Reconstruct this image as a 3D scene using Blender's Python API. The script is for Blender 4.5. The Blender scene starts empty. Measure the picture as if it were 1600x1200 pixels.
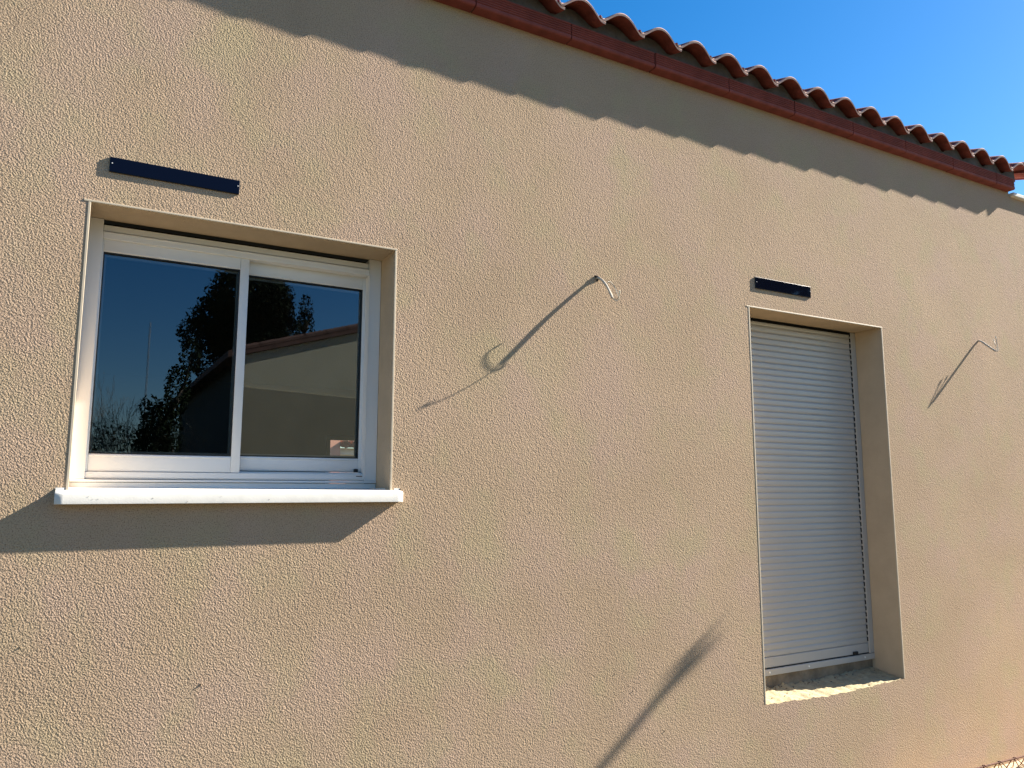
import bpy, bmesh, math, random
from mathutils import Vector, Matrix
random.seed(7)
SC = bpy.context.scene
COL = SC.collection

# ---------------------------------------------------------------- camera
cam_d = bpy.data.cameras.new("camera")
cam = bpy.data.objects.new("camera", cam_d)
COL.objects.link(cam)
R3 = [[0.8729810, -0.4877537, 0.0007720], [0.0672972, 0.1188804, -0.9906253], [0.4830893, 0.8648490, 0.1366048]]
right, down, fwd = Vector(R3[0]), Vector(R3[1]), Vector(R3[2])
M = Matrix.Identity(4)
for i in range(3):
    M[i][0], M[i][1], M[i][2] = right[i], -down[i], -fwd[i]
M.translation = Vector((0, -2.75, 1.64))
cam.matrix_world = M
cam_d.sensor_fit = 'HORIZONTAL'
cam_d.sensor_width = 36.0
cam_d.lens = 36.0 * 1200 / 1600
cam_d.clip_start = 0.05
cam_d.clip_end = 3000
SC.camera = cam

# ---------------------------------------------------------------- sky and sun
TO_SUN = Vector((6.3, -1.0, 3.95)).normalized()
EL = math.asin(TO_SUN.z)
AZ = math.atan2(TO_SUN.x, TO_SUN.y)
world = bpy.data.worlds.new("World")
SC.world = world
world.use_nodes = True
wn = world.node_tree
wn.nodes.clear()
w_out = wn.nodes.new('ShaderNodeOutputWorld')
w_bg = wn.nodes.new('ShaderNodeBackground')
w_sky = wn.nodes.new('ShaderNodeTexSky')
w_sky.sky_type = 'NISHITA'
w_sky.sun_disc = False
w_sky.sun_elevation = EL
w_sky.sun_rotation = AZ
w_sky.air_density = 1.0
w_sky.dust_density = 0.3
w_sky.ozone_density = 2.5
w_bg.inputs['Strength'].default_value = 0.05
w_hs = wn.nodes.new('ShaderNodeHueSaturation')
w_hs.inputs['Hue'].default_value = 0.501
w_hs.inputs['Saturation'].default_value = 1.42
wn.links.new(w_sky.outputs[0], w_hs.inputs['Color'])
wn.links.new(w_hs.outputs[0], w_bg.inputs['Color'])
wn.links.new(w_bg.outputs[0], w_out.inputs['Surface'])

sun_d = bpy.data.lights.new("sun", 'SUN')
sun_d.energy = 5.0
sun_d.angle = math.radians(0.5)
sun_d.color = (1.0, 0.93, 0.82)
sun = bpy.data.objects.new("sun", sun_d)
sun.rotation_euler = (-TO_SUN).to_track_quat('-Z', 'Y').to_euler()
sun.location = TO_SUN * 60
COL.objects.link(sun)

SC.view_settings.view_transform = 'Standard'
SC.view_settings.look = 'None'
SC.view_settings.gamma = 1.0
SC.view_settings.use_curve_mapping = False
SC.view_settings.exposure = 1.97
SC.cycles.use_denoising = True
SC.cycles.denoising_prefilter = 'NONE'                 # keeps the grain of the stucco
SC.cycles.use_adaptive_sampling = False
SC.cycles.max_bounces = 8

# ---------------------------------------------------------------- materials
MATS = {}
def mat(name, color, rough=0.8, spec=0.3, metal=0.0, var=0.0, var_scale=6.0, var_color=None,
        bump=0.0, bump_scale=60.0, bump_detail=2.0, fine=0.0, fine_scale=200.0, ior=1.5, coat=0.0):
    m = bpy.data.materials.new(name)
    m.use_nodes = True
    nt = m.node_tree
    b = nt.nodes['Principled BSDF']
    b.inputs['Base Color'].default_value = (*color, 1)
    b.inputs['Roughness'].default_value = rough
    b.inputs['Specular IOR Level'].default_value = spec
    b.inputs['Metallic'].default_value = metal
    b.inputs['IOR'].default_value = ior
    b.inputs['Coat Weight'].default_value = coat
    tc = nt.nodes.new('ShaderNodeTexCoord')
    if var > 0:
        n = nt.nodes.new('ShaderNodeTexNoise')
        n.inputs['Scale'].default_value = var_scale
        n.inputs['Detail'].default_value = 6
        n.inputs['Roughness'].default_value = 0.6
        nt.links.new(tc.outputs['Object'], n.inputs['Vector'])
        ramp = nt.nodes.new('ShaderNodeValToRGB')
        ramp.color_ramp.elements[0].position = 0.3
        ramp.color_ramp.elements[1].position = 0.7
        c2 = var_color if var_color else tuple(c * (1 - var) for c in color)
        c1 = color if var_color else tuple(min(1, c * (1 + var)) for c in color)
        ramp.color_ramp.elements[0].color = (*c2, 1)
        ramp.color_ramp.elements[1].color = (*c1, 1)
        nt.links.new(n.outputs['Fac'], ramp.inputs['Fac'])
        nt.links.new(ramp.outputs[0], b.inputs['Base Color'])
    if bump > 0:
        n = nt.nodes.new('ShaderNodeTexNoise')
        n.inputs['Scale'].default_value = bump_scale
        n.inputs['Detail'].default_value = bump_detail
        n.inputs['Roughness'].default_value = 0.55
        nt.links.new(tc.outputs['Object'], n.inputs['Vector'])
        bp = nt.nodes.new('ShaderNodeBump')
        bp.inputs['Strength'].default_value = 1.0
        bp.inputs['Distance'].default_value = bump
        nt.links.new(n.outputs['Fac'], bp.inputs['Height'])
        nt.links.new(bp.outputs[0], b.inputs['Normal'])
    MATS[name] = m
    return m

def stucco_material():
    """one-coat scraped render: coarse grain, deep pits, faint blotches"""
    m = bpy.data.materials.new("stucco")
    m.use_nodes = True
    nt = m.node_tree
    b = nt.nodes['Principled BSDF']
    b.inputs['Roughness'].default_value = 0.95
    b.inputs['Specular IOR Level'].default_value = 0.1
    geo = nt.nodes.new('ShaderNodeNewGeometry')
    L = nt.links.new
    def noise(scale, detail, rough=0.55, dist=0.0):
        n = nt.nodes.new('ShaderNodeTexNoise')
        n.inputs['Scale'].default_value = scale
        n.inputs['Detail'].default_value = detail
        n.inputs['Roughness'].default_value = rough
        n.inputs['Distortion'].default_value = dist
        L(geo.outputs['Position'], n.inputs['Vector'])
        return n
    # colour blotches of the dried render
    big = noise(1.3, 5, 0.65)
    hue = noise(2.7, 3, 0.5)
    r1 = nt.nodes.new('ShaderNodeValToRGB')
    r1.color_ramp.elements[0].position = 0.32
    r1.color_ramp.elements[1].position = 0.70
    r1.color_ramp.elements[0].color = (0.398, 0.288, 0.191, 1)
    r1.color_ramp.elements[1].color = (0.466, 0.341, 0.229, 1)
    L(big.outputs['Fac'], r1.inputs['Fac'])
    mx = nt.nodes.new('ShaderNodeMix')
    mx.data_type = 'RGBA'
    mx.blend_type = 'MIX'
    r2 = nt.nodes.new('ShaderNodeValToRGB')
    r2.color_ramp.elements[0].position = 0.45
    r2.color_ramp.elements[1].position = 0.68
    r2.color_ramp.elements[0].color = (0, 0, 0, 1)
    r2.color_ramp.elements[1].color = (0.5, 0.5, 0.5, 1)
    L(hue.outputs['Fac'], r2.inputs['Fac'])
    L(r2.outputs[0], mx.inputs['Factor'])
    L(r1.outputs[0], mx.inputs['A'])
    mx.inputs['B'].default_value = (0.440, 0.308, 0.242, 1)
    grn = noise(3.9, 3, 0.55)
    r4 = nt.nodes.new('ShaderNodeValToRGB')
    r4.color_ramp.elements[0].position = 0.50
    r4.color_ramp.elements[1].position = 0.70
    r4.color_ramp.elements[0].color = (0, 0, 0, 1)
    r4.color_ramp.elements[1].color = (0.65, 0.65, 0.65, 1)
    L(grn.outputs['Fac'], r4.inputs['Fac'])
    mx2 = nt.nodes.new('ShaderNodeMix')
    mx2.data_type = 'RGBA'
    L(r4.outputs[0], mx2.inputs['Factor'])
    L(mx.outputs['Result'], mx2.inputs['A'])
    mx2.inputs['B'].default_value = (0.405, 0.330, 0.195, 1)
    # grain colour
    g = noise(260, 1)
    r3 = nt.nodes.new('ShaderNodeValToRGB')
    r3.color_ramp.elements[0].position = 0.27
    r3.color_ramp.elements[1].position = 0.50
    r3.color_ramp.elements[0].color = (0.50, 0.47, 0.43, 1)
    r3.color_ramp.elements[1].color = (1, 1, 1, 1)
    L(g.outputs['Fac'], r3.inputs['Fac'])
    mul = nt.nodes.new('ShaderNodeMix')
    mul.data_type = 'RGBA'
    mul.blend_type = 'MULTIPLY'
    mul.inputs['Factor'].default_value = 1.0
    L(mx2.outputs['Result'], mul.inputs['A'])
    L(r3.outputs[0], mul.inputs['B'])
    L(mul.outputs['Result'], b.inputs['Base Color'])
    # relief: height sampled at three points a fixed step apart, turned into a normal (the wall faces -y)
    step = 0.0014
    hs = []
    for off in ((0, 0, 0), (step, 0, 0), (0, 0, step)):
        va = nt.nodes.new('ShaderNodeVectorMath')
        va.operation = 'ADD'
        L(geo.outputs['Position'], va.inputs[0])
        va.inputs[1].default_value = off
        vr = nt.nodes.new('ShaderNodeVectorRotate')
        vr.rotation_type = 'EULER_XYZ'
        vr.inputs['Rotation'].default_value = (0.61, 0.47, 0.83)
        L(va.outputs[0], vr.inputs['Vector'])
        tot = None
        for (sc_, det, ro, wgt) in ((185, 1.0, 0.5, 1.0), (360, 0.0, 0.5, 0.25), (75, 1.0, 0.5, 0.36)):
            n = nt.nodes.new('ShaderNodeTexNoise')
            n.inputs['Scale'].default_value = sc_
            n.inputs['Detail'].default_value = det
            n.inputs['Roughness'].default_value = ro
            L(vr.outputs[0], n.inputs['Vector'])
            ad = nt.nodes.new('ShaderNodeMath')
            ad.operation = 'MULTIPLY_ADD'
            L(n.outputs['Fac'], ad.inputs[0])
            ad.inputs[1].default_value = wgt
            ad.inputs[2].default_value = 0.0
            if tot is not None:
                L(tot.outputs[0], ad.inputs[2])
            tot = ad
        hs.append(tot)
    comp = nt.nodes.new('ShaderNodeCombineXYZ')
    comp.inputs['Y'].default_value = -1.0
    for ax, h in (('X', hs[1]), ('Z', hs[2])):
        df = nt.nodes.new('ShaderNodeMath')
        df.operation = 'SUBTRACT'
        L(hs[0].outputs[0], df.inputs[0])
        L(h.outputs[0], df.inputs[1])
        ml = nt.nodes.new('ShaderNodeMath')
        ml.operation = 'MULTIPLY'
        L(df.outputs[0], ml.inputs[0])
        ml.inputs[1].default_value = STUCCO_RELIEF / step
        L(ml.outputs[0], comp.inputs[ax])
    nm = nt.nodes.new('ShaderNodeVectorMath')
    nm.operation = 'NORMALIZE'
    L(comp.outputs[0], nm.inputs[0])
    L(nm.outputs[0], b.inputs['Normal'])
    MATS['stucco'] = m
    return m
STUCCO_RELIEF = 0.0022
stucco_material()
mat('smooth_render', (0.48, 0.372, 0.255), 0.9, 0.15, var=0.06, var_scale=9, bump=0.0008, bump_scale=70)
mat('bead', (0.50, 0.42, 0.31), 0.6, 0.3, var=0.08, var_scale=20)
mat('aluminium', (0.72, 0.71, 0.69), 0.38, 0.5, var=0.03, var_scale=4, bump=0.0001, bump_scale=300)
mat('shutter_aluminium', (0.44, 0.422, 0.395), 0.30, 0.5, var=0.03, var_scale=3)
mat('black_rubber', (0.012, 0.012, 0.013), 0.5, 0.4)
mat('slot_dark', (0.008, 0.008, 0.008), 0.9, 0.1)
mat('sill_concrete', (0.68, 0.655, 0.60), 0.9, 0.1, var=0.07, var_scale=22, bump=0.00025, bump_scale=260)
mat('mortar', (0.38, 0.32, 0.20), 0.95, 0.1, var=0.25, var_scale=28, bump=0.006, bump_scale=55, bump_detail=5)
mat('mortar_dark', (0.15, 0.115, 0.078), 0.95, 0.1, var=0.3, var_scale=18, bump=0.008, bump_scale=40, bump_detail=5)
mat('base_block', (0.24, 0.19, 0.135), 0.95, 0.1, var=0.35, var_scale=12, bump=0.004, bump_scale=60, bump_detail=4)
mat('terracotta', (0.205, 0.052, 0.042), 0.75, 0.25, var=0.22, var_scale=14, bump=0.0012, bump_scale=120, bump_detail=4)
mat('tile_clay', (0.225, 0.058, 0.045), 0.82, 0.2, var=0.38, var_scale=11, bump=0.0018, bump_scale=110, bump_detail=4)
mat('tile_mortar', (0.125, 0.115, 0.105), 0.95, 0.1, var=0.2, var_scale=16, bump=0.004, bump_scale=60)
mat('solar_glass', (0.003, 0.004, 0.012), 0.05, 0.14)
mat('solar_glass_clear', (0.003, 0.004, 0.009), 0.03, 0.5)
mat('panel_black', (0.008, 0.008, 0.011), 0.35, 0.4)
mat('screw', (0.78, 0.77, 0.74), 0.35, 0.5)
mat('cable_sheath', (0.52, 0.46, 0.37), 0.55, 0.4)
mat('wire_grey', (0.50, 0.46, 0.38), 0.5, 0.4)
mat('wire_tip', (0.85, 0.78, 0.62), 0.4, 0.5)
mat('rust', (0.10, 0.040, 0.022), 0.85, 0.3, var=0.4, var_scale=40, bump=0.001, bump_scale=150)
mat('ground', (0.075, 0.065, 0.040), 0.95, 0.1, var=0.35, var_scale=2.2, bump=0.02, bump_scale=26, bump_detail=6)
mat('sand', (0.52, 0.40, 0.26), 0.95, 0.1, var=0.16, var_scale=7, bump=0.012, bump_scale=45, bump_detail=6)
mat('plaster', (0.22, 0.20, 0.165), 0.9, 0.2)
mat('room_floor', (0.30, 0.27, 0.23), 0.8, 0.2, var=0.1)
mat('room_dark', (0.10, 0.095, 0.085), 0.9, 0.1)
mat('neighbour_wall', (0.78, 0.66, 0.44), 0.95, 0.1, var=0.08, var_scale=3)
mat('neighbour_shaded', (0.11, 0.10, 0.08), 0.95, 0.1, var=0.15, var_scale=3)  # same wall as the gable, with its shade painted into the colour
mat('neighbour_lower', (0.52, 0.43, 0.28), 0.95, 0.1, var=0.08, var_scale=3)  # darker tone for the lower part of the gable wall
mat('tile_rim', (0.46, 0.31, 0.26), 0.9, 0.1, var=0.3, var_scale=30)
mat('neighbour_roof', (0.20, 0.10, 0.07), 0.85, 0.2, var=0.3, var_scale=5)
mat('pink_render', (0.58, 0.30, 0.22), 0.9, 0.1, var=0.05)
mat('white_render', (0.72, 0.68, 0.60), 0.9, 0.1, var=0.05)
mat('leaf', (0.055, 0.085, 0.022), 0.6, 0.3, var=0.5, var_scale=0.9)
mat('leaf_dark', (0.017, 0.027, 0.010), 0.9, 0.08, var=0.5, var_scale=1.2)
mat('bark', (0.12, 0.09, 0.065), 0.95, 0.1, var=0.3, var_scale=12, bump=0.01, bump_scale=25)
mat('twig', (0.26, 0.22, 0.17), 0.9, 0.1)
mat('steel_grey', (0.30, 0.31, 0.32), 0.5, 0.4)

def glass_material():
    """dark double glazing: clear but weakly transmitting, mirror reflection rising with angle"""
    m = bpy.data.materials.new("glazing")
    m.use_nodes = True
    nt = m.node_tree
    nt.nodes.clear()
    L = nt.links.new
    out = nt.nodes.new('ShaderNodeOutputMaterial')
    mix = nt.nodes.new('ShaderNodeMixShader')
    tr = nt.nodes.new('ShaderNodeBsdfTransparent')
    tr.inputs['Color'].default_value = (0.84, 0.86, 0.82, 1)
    gl = nt.nodes.new('ShaderNodeBsdfGlossy')
    gl.inputs['Roughness'].default_value = 0.0
    gl.inputs['Color'].default_value = (0.74, 0.88, 1.0, 1)
    fr = nt.nodes.new('ShaderNodeFresnel')
    fr.inputs['IOR'].default_value = 2.0
    L(fr.outputs[0], mix.inputs[0])
    L(tr.outputs[0], mix.inputs[1])
    L(gl.outputs[0], mix.inputs[2])
    L(mix.outputs[0], out.inputs['Surface'])
    MATS['glazing'] = m
glass_material()

# ---------------------------------------------------------------- mesh helpers
WORLD = {}
class MB:
    """collects geometry in world coordinates"""
    def __init__(self):
        self.v, self.f = [], []
    def quad(self, a, b, c, d):
        n = len(self.v)
        self.v += [tuple(a), tuple(b), tuple(c), tuple(d)]
        self.f.append((n, n + 1, n + 2, n + 3))
        return self
    def tri(self, a, b, c):
        n = len(self.v)
        self.v += [tuple(a), tuple(b), tuple(c)]
        self.f.append((n, n + 1, n + 2))
        return self
    def mesh(self, vs, fs):
        n = len(self.v)
        self.v += [tuple(p) for p in vs]
        self.f += [tuple(i + n for i in f) for f in fs]
        return self
    def box(self, x0, x1, y0, y1, z0, z1, bev=0.0):
        bm = bmesh.new()
        vs = [bm.verts.new((x, y, z)) for x in (x0, x1) for y in (y0, y1) for z in (z0, z1)]
        for q in ((0, 1, 3, 2), (4, 6, 7, 5), (0, 4, 5, 1), (2, 3, 7, 6), (0, 2, 6, 4), (1, 5, 7, 3)):
            bm.faces.new([vs[i] for i in q])
        if bev > 0:
            bmesh.ops.bevel(bm, geom=list(bm.edges), offset=bev, segments=2, profile=0.5, affect='EDGES')
        bm.verts.index_update()
        self.mesh([v.co[:] for v in bm.verts], [[v.index for v in f.verts] for f in bm.faces])
        bm.free()
        return self
    def extrude_x(self, prof, x0, x1):
        """closed profile [(y,z)] extruded along x, with end caps"""
        n = len(prof)
        vs = [(x0, y, z) for y, z in prof] + [(x1, y, z) for y, z in prof]
        fs = [(i, (i + 1) % n, n + (i + 1) % n, n + i) for i in range(n)]
        fs += [tuple(range(n - 1, -1, -1)), tuple(range(n, 2 * n))]
        return self.mesh(vs, fs)
    def tube(self, pts, rad, seg=8):
        pts = [Vector(p) for p in pts]
        rads = rad if isinstance(rad, (list, tuple)) else [rad] * len(pts)
        vs, fs = [], []
        ref = Vector((0.13, 0.31, 0.94))
        for i, p in enumerate(pts):
            t = (pts[min(i + 1, len(pts) - 1)] - pts[max(i - 1, 0)]).normalized()
            a = t.cross(ref)
            if a.length < 1e-3:
                a = t.cross(Vector((1, 0, 0)))
            a.normalize()
            b = t.cross(a)
            for k in range(seg):
                an = 2 * math.pi * k / seg
                vs.append(p + (a * math.cos(an) + b * math.sin(an)) * rads[i])
        for i in range(len(pts) - 1):
            for k in range(seg):
                k2 = (k + 1) % seg
                fs.append((i * seg + k, i * seg + k2, (i + 1) * seg + k2, (i + 1) * seg + k))
        fs.append(tuple(range(seg - 1, -1, -1)))
        fs.append(tuple((len(pts) - 1) * seg + k for k in range(seg)))
        return self.mesh(vs, fs)
    def disc_y(self, x, y0, y1, z, r, seg=10):
        return self.tube([(x, y0, z), (x, y1, z)], r, seg)
    def build(self, name, m, parent=None, smooth=False, origin=None):
        base = Vector(origin) if origin is not None else (WORLD[parent] if parent is not None else Vector((0, 0, 0)))
        me = bpy.data.meshes.new(name)
        me.from_pydata([(p[0] - base.x, p[1] - base.y, p[2] - base.z) for p in self.v], [], self.f)
        me.update()
        bm = bmesh.new()
        bm.from_mesh(me)
        bmesh.ops.recalc_face_normals(bm, faces=bm.faces)
        bm.to_mesh(me)
        bm.free()
        if smooth:
            me.shade_smooth()
            try:
                me.set_sharp_from_angle(angle=math.radians(40))
            except Exception:
                pass
        me.materials.append(MATS[m])
        o = bpy.data.objects.new(name, me)
        COL.objects.link(o)
        o.location = base
        WORLD[o] = base
        if parent is not None:
            o.parent = parent
            o.location = base - WORLD[parent]
        return o

def part_copy(src, parent, at):
    """another piece with the same mesh, at a world position"""
    c = src.copy()
    COL.objects.link(c)
    c.parent = parent
    c.location = Vector(at) - WORLD[parent]
    WORLD[c] = Vector(at)
    return c

def empty(name, loc, label=None, cat=None, group=None, parent=None):
    o = bpy.data.objects.new(name, None)
    o.empty_display_size = 0.1
    COL.objects.link(o)
    WORLD[o] = Vector(loc)
    o.location = loc
    if parent is not None:
        o.parent = parent
        o.location = Vector(loc) - WORLD[parent]
    return tag(o, label, cat, group)
def tag(o, label=None, cat=None, group=None, kind=None):
    if label: o['label'] = label
    if cat: o['category'] = cat
    if group: o['group'] = group
    if kind: o['kind'] = kind
    return o

def smooth_path(pts, n=8):
    """Catmull-Rom through the points"""
    P = [Vector(p) for p in pts]
    P = [P[0] * 2 - P[1]] + P + [P[-1] * 2 - P[-2]]
    out = []
    for i in range(1, len(P) - 2):
        for k in range(n):
            t = k / n
            a, b, c, d = P[i - 1], P[i], P[i + 1], P[i + 2]
            out.append(0.5 * ((2 * b) + (c - a) * t + (2 * a - 5 * b + 4 * c - d) * t * t + (3 * b - a - 3 * c + d) * t ** 3))
    out.append(P[-2])
    return out

# ---------------------------------------------------------------- ground
GZ = 0.03
g = MB()
N = 36
vals = [-400, -150, -60, -30] + [-20 + i * 40 / N for i in range(N + 1)] + [30, 60, 150, 400]
nx = len(vals)
gv = []
for i, x in enumerate(vals):
    for j, y in enumerate(vals):
        d = max(0, 1 - math.hypot(x - 3, y) / 25)
        z = GZ + (0.02 * math.sin(1.7 * x + 0.6 * y) * math.sin(1.1 * y - 0.4 * x)) * d * (1 if y < -0.5 else 0.3)
        gv.append((x, y, z))
g.mesh(gv, [(i * nx + j, (i + 1) * nx + j, (i + 1) * nx + j + 1, i * nx + j + 1) for i in range(nx - 1) for j in range(nx - 1)])
tag(g.build('ground', 'ground', smooth=True), kind='structure')

# pale sandy strip along the foot of the wall, on the right
st = MB()
NSX, NSY = 40, 6
sv0 = []
for i in range(NSX + 1):
    x = 3.2 + 9.0 * i / NSX
    wd = 0.9 + 0.35 * math.sin(1.3 * x) + 0.12 * math.sin(5.1 * x)
    wd *= min(1, 0.08 + i / 9)
    for j in range(NSY + 1):
        t = j / NSY
        sv0.append((x, 0.12 - (wd + 0.12) * t, GZ + 0.004 + 0.026 * math.sin(math.pi * min(1, t * 1.0)) ** 0.5 * min(1, i / 6)))
st.mesh(sv0, [(i * (NSY + 1) + j, (i + 1) * (NSY + 1) + j, (i + 1) * (NSY + 1) + j + 1, i * (NSY + 1) + j + 1) for i in range(NSX) for j in range(NSY)])
tag(st.build('sand_strip', 'sand', smooth=True), kind='structure')

# ---------------------------------------------------------------- the house
house = empty('house', (0.7, 0, GZ), 'single storey house wall of beige stucco under a red tiled eave', 'house')
OX0, OX1, OZ0, OZ1 = -0.031, 1.017, 1.600, 2.567       # window opening
DX0, DX1, DZ0, DZ1 = 2.919, 3.973, 0.600, 2.567        # door opening
WX0, WX1 = -4.5, 8.5
REVEAL = 0.30
CORN = 5.45                                             # where the eave ends
ZT = 3.72

w = MB()
xs = [WX0, OX0, OX1, DX0, DX1, CORN]
zs = [-0.3, DZ0, OZ0, OZ1, ZT]
for i in range(len(xs) - 1):
    for j in range(len(zs) - 1):
        x0, x1, z0, z1 = xs[i], xs[i + 1], zs[j], zs[j + 1]
        if x0 >= OX0 and x1 <= OX1 and z0 >= OZ0 and z1 <= OZ1: continue
        if x0 >= DX0 and x1 <= DX1 and z0 >= DZ0 and z1 <= DZ1: continue
        w.quad((x0, 0, z0), (x1, 0, z0), (x1, 0, z1), (x0, 0, z1))
# ragged top edge of the stucco under the door threshold
def lip(x):
    t = (x - DX0) / (DX1 - DX0)
    return 0.628 - 0.016 * math.sin(math.pi * t) ** 2 * (1 - 0.4 * t) + 0.0022 * math.sin(37 * x) + 0.0022 * math.sin(91 * x + 1) + 0.0015 * math.sin(190 * x)
NL = 60
for k in range(NL):
    a = DX0 + (DX1 - DX0) * k / NL
    b = DX0 + (DX1 - DX0) * (k + 1) / NL
    w.quad((a, 0, DZ0), (b, 0, DZ0), (b, 0, lip(b)), (a, 0, lip(a)))
w.build('front_wall', 'stucco', house)

# the other walls, so that the house is closed
BY = 6.2
EX = 5.25
bw = MB()
bw.box(WX0, WX0 + 0.2, 0.004, BY, -0.3, 3.7)
BX0, BX1, BZ0, BZ1 = 2.44, 3.30, 0.46, 2.26             # opening in the rear wall, seen through the room
for (x0, x1, z0, z1) in ((WX0 + 0.2, BX0, -0.3, 3.6), (BX1, CORN, -0.3, 3.6), (BX0, BX1, BZ1, 3.6), (BX0, BX1, -0.3, BZ0)):
    bw.box(x0, x1, 6.0, BY, z0, z1)
bw.box(EX, CORN - 0.001, 0.004, 6.0, -0.3, 3.66)
bw.build('outer_wall', 'smooth_render', house)

# room behind the window
RZ0, RZ1 = 0.45, 2.80
rm = MB()
RXL, RXR = -0.9, EX - 0.004
rm.quad((RXL, 0.31, RZ1), (RXR, 0.31, RZ1), (RXR, 5.98, RZ1), (RXL, 5.98, RZ1))
rm.quad((RXL, 0.31, RZ0), (RXL, 0.31, RZ1), (RXL, 5.98, RZ1), (RXL, 5.98, RZ0))
rm.quad((RXR, 0.31, RZ0), (RXR, 5.98, RZ0), (RXR, 5.98, RZ1), (RXR, 0.31, RZ1))
for (x0, x1, z0, z1) in ((RXL, BX0, RZ0, RZ1), (BX1, RXR, RZ0, RZ1), (BX0, BX1, BZ1, RZ1)):
    rm.quad((x0, 5.98, z0), (x1, 5.98, z0), (x1, 5.98, z1), (x0, 5.98, z1))
for (x0, x1, z0, z1) in ((RXL, OX0, RZ0, RZ1), (OX1, DX0, RZ0, RZ1), (DX1, RXR, RZ0, RZ1), (OX0, OX1, RZ0, 1.66), (OX0, OX1, 2.50, RZ1), (DX0, DX1, 2.50, RZ1), (DX0, DX1, RZ0, 2.50)):
    rm.quad((x0, 0.31, z0), (x1, 0.31, z0), (x1, 0.31, z1), (x0, 0.31, z1))
for (x0, x1, z0, z1) in ((OX0, OX1, 1.66, 2.50),):
    rm.quad((x0, 0.25, z0), (x0, 0.31, z0), (x0, 0.31, z1), (x0, 0.25, z1))
    rm.quad((x1, 0.25, z0), (x1, 0.31, z0), (x1, 0.31, z1), (x1, 0.25, z1))
    rm.quad((x0, 0.25, z0), (x1, 0.25, z0), (x1, 0.31, z0), (x0, 0.31, z0))
    rm.quad((x0, 0.25, z1), (x1, 0.25, z1), (x1, 0.31, z1), (x0, 0.31, z1))
rm.build('room_wall', 'plaster', house)
MB().quad((RXL, 0.31, RZ0), (RXR, 0.31, RZ0), (RXR, 5.98, RZ0), (RXL, 5.98, RZ0)).build('room_floor', 'room_floor', house)
fr = MB()
fr.box(BX0 + 0.002, BX0 + 0.05, 5.99, 6.06, BZ0, BZ1 - 0.002)
fr.box(BX1 - 0.05, BX1 - 0.002, 5.99, 6.06, BZ0, BZ1 - 0.002)
fr.box(BX0 + 0.05, BX1 - 0.05, 5.99, 6.06, BZ1 - 0.05, BZ1 - 0.002)
fr.build('rear_window_frame', 'aluminium', house)
# lower garden wall that runs on in line with the facade
gwl = empty('garden_wall', (7.0, 0, GZ), 'lower stucco wall with a thin pale coping running on past the end of the tiled eave', 'wall')
MB().box(CORN + 0.0005, WX1, 0.0, 0.2, -0.3, 3.6415).build('wall_body', 'stucco', gwl)

# smooth reveals of the two openings
rv = MB()
rv.quad((OX0, 0, OZ0), (OX0, 0, OZ1), (OX0, 0.25, OZ1), (OX0, 0.25, OZ0))
rv.quad((OX1, 0, OZ0), (OX1, 0, OZ1), (OX1, 0.25, OZ1), (OX1, 0.25, OZ0))
rv.quad((OX0, 0, OZ1), (OX1, 0, OZ1), (OX1, 0.176, OZ1), (OX0, 0.176, OZ1))
rv.build('window_reveal', 'smooth_render', house)
rv = MB()
rv.quad((DX0, 0, DZ0), (DX0, 0, DZ1), (DX0, 0.27, DZ1), (DX0, 0.27, DZ0))
rv.quad((DX1, 0, DZ0), (DX1, 0, DZ1), (DX1, 0.27, DZ1), (DX1, 0.27, DZ0))
rv.quad((DX0, 0, DZ1), (DX1, 0, DZ1), (DX1, 0.176, DZ1), (DX0, 0.176, DZ1))
rv.build('door_reveal', 'smooth_render', house)
# thin corner beads along the edges of the openings
for (x0, x1, z0, z1) in ((OX0, OX1, 1.636, OZ1), (DX0, DX1, 0.632, DZ1)):
    MB().box(x0 - 0.005, x0 + 0.003, -0.0012, 0.006, z0, z1 + 0.003, 0.0011).build('corner_bead', 'bead', house)
    MB().box(x1 - 0.003, x1 + 0.005, -0.0012, 0.006, z0, z1 + 0.003, 0.0011).build('corner_bead', 'bead', house)
    MB().box(x0 - 0.018, x1 + 0.006, -0.0016, 0.006, z1 - 0.002, z1 + 0.005, 0.0013).build('corner_bead', 'bead', house)

# dark grains standing in the stucco
gr = MB()
for (px, pz, r) in ((2.036, 0.868, 0.0026), (0.386, 1.017, 0.0040), (2.13, 0.787, 0.0028), (2.3, 0.60, 0.003), (-0.12, 1.18, 0.003), (1.25, 2.95, 0.002), (0.55, 1.20, 0.002), (1.62, 1.55, 0.002)):
    gr.tube([(px, 0.001, pz), (px + r * 0.3, -r * 0.9, pz + r * 0.2)], [r, r * 0.5], 6)
tag(gr.build('wall_grain', 'mortar_dark', house), kind='stuff')

# window sill
sl = MB()
prof = [(0.168, 1.6460), (0.168, 1.597), (-0.0355, 1.5955), (-0.0365, 1.5965), (-0.0365, 1.6255), (-0.0345, 1.6310), (-0.0290, 1.6345), (-0.014, 1.6365), (0.0, 1.6385)]
n = len(prof)
sx = [-0.063, -0.0615] + [-0.04 + 1.07 * k / 30 for k in range(31)] + [1.0515, 1.053]
sv, sf = [], []
for i, x in enumerate(sx):
    for (y, z) in prof:
        e = 0.0010 if i in (0, len(sx) - 1) else 0
        jit = 0.0001 * math.sin(53 * x + 31 * z) * (1 if y < -0.02 else 0)
        yy = min(y, -0.0005) if (x < OX0 or x > OX1) and y > 0 else y
        sv.append((x, yy + e * (1 if y < -0.02 else 0) + jit, z - (e if z > 1.63 else -e)))
for i in range(len(sx) - 1):
    for k in range(n):
        sf.append((i * n + k, i * n + (k + 1) % n, (i + 1) * n + (k + 1) % n, (i + 1) * n + k))
sf += [tuple(range(n)), tuple((len(sx) - 1) * n + k for k in range(n))]
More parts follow.
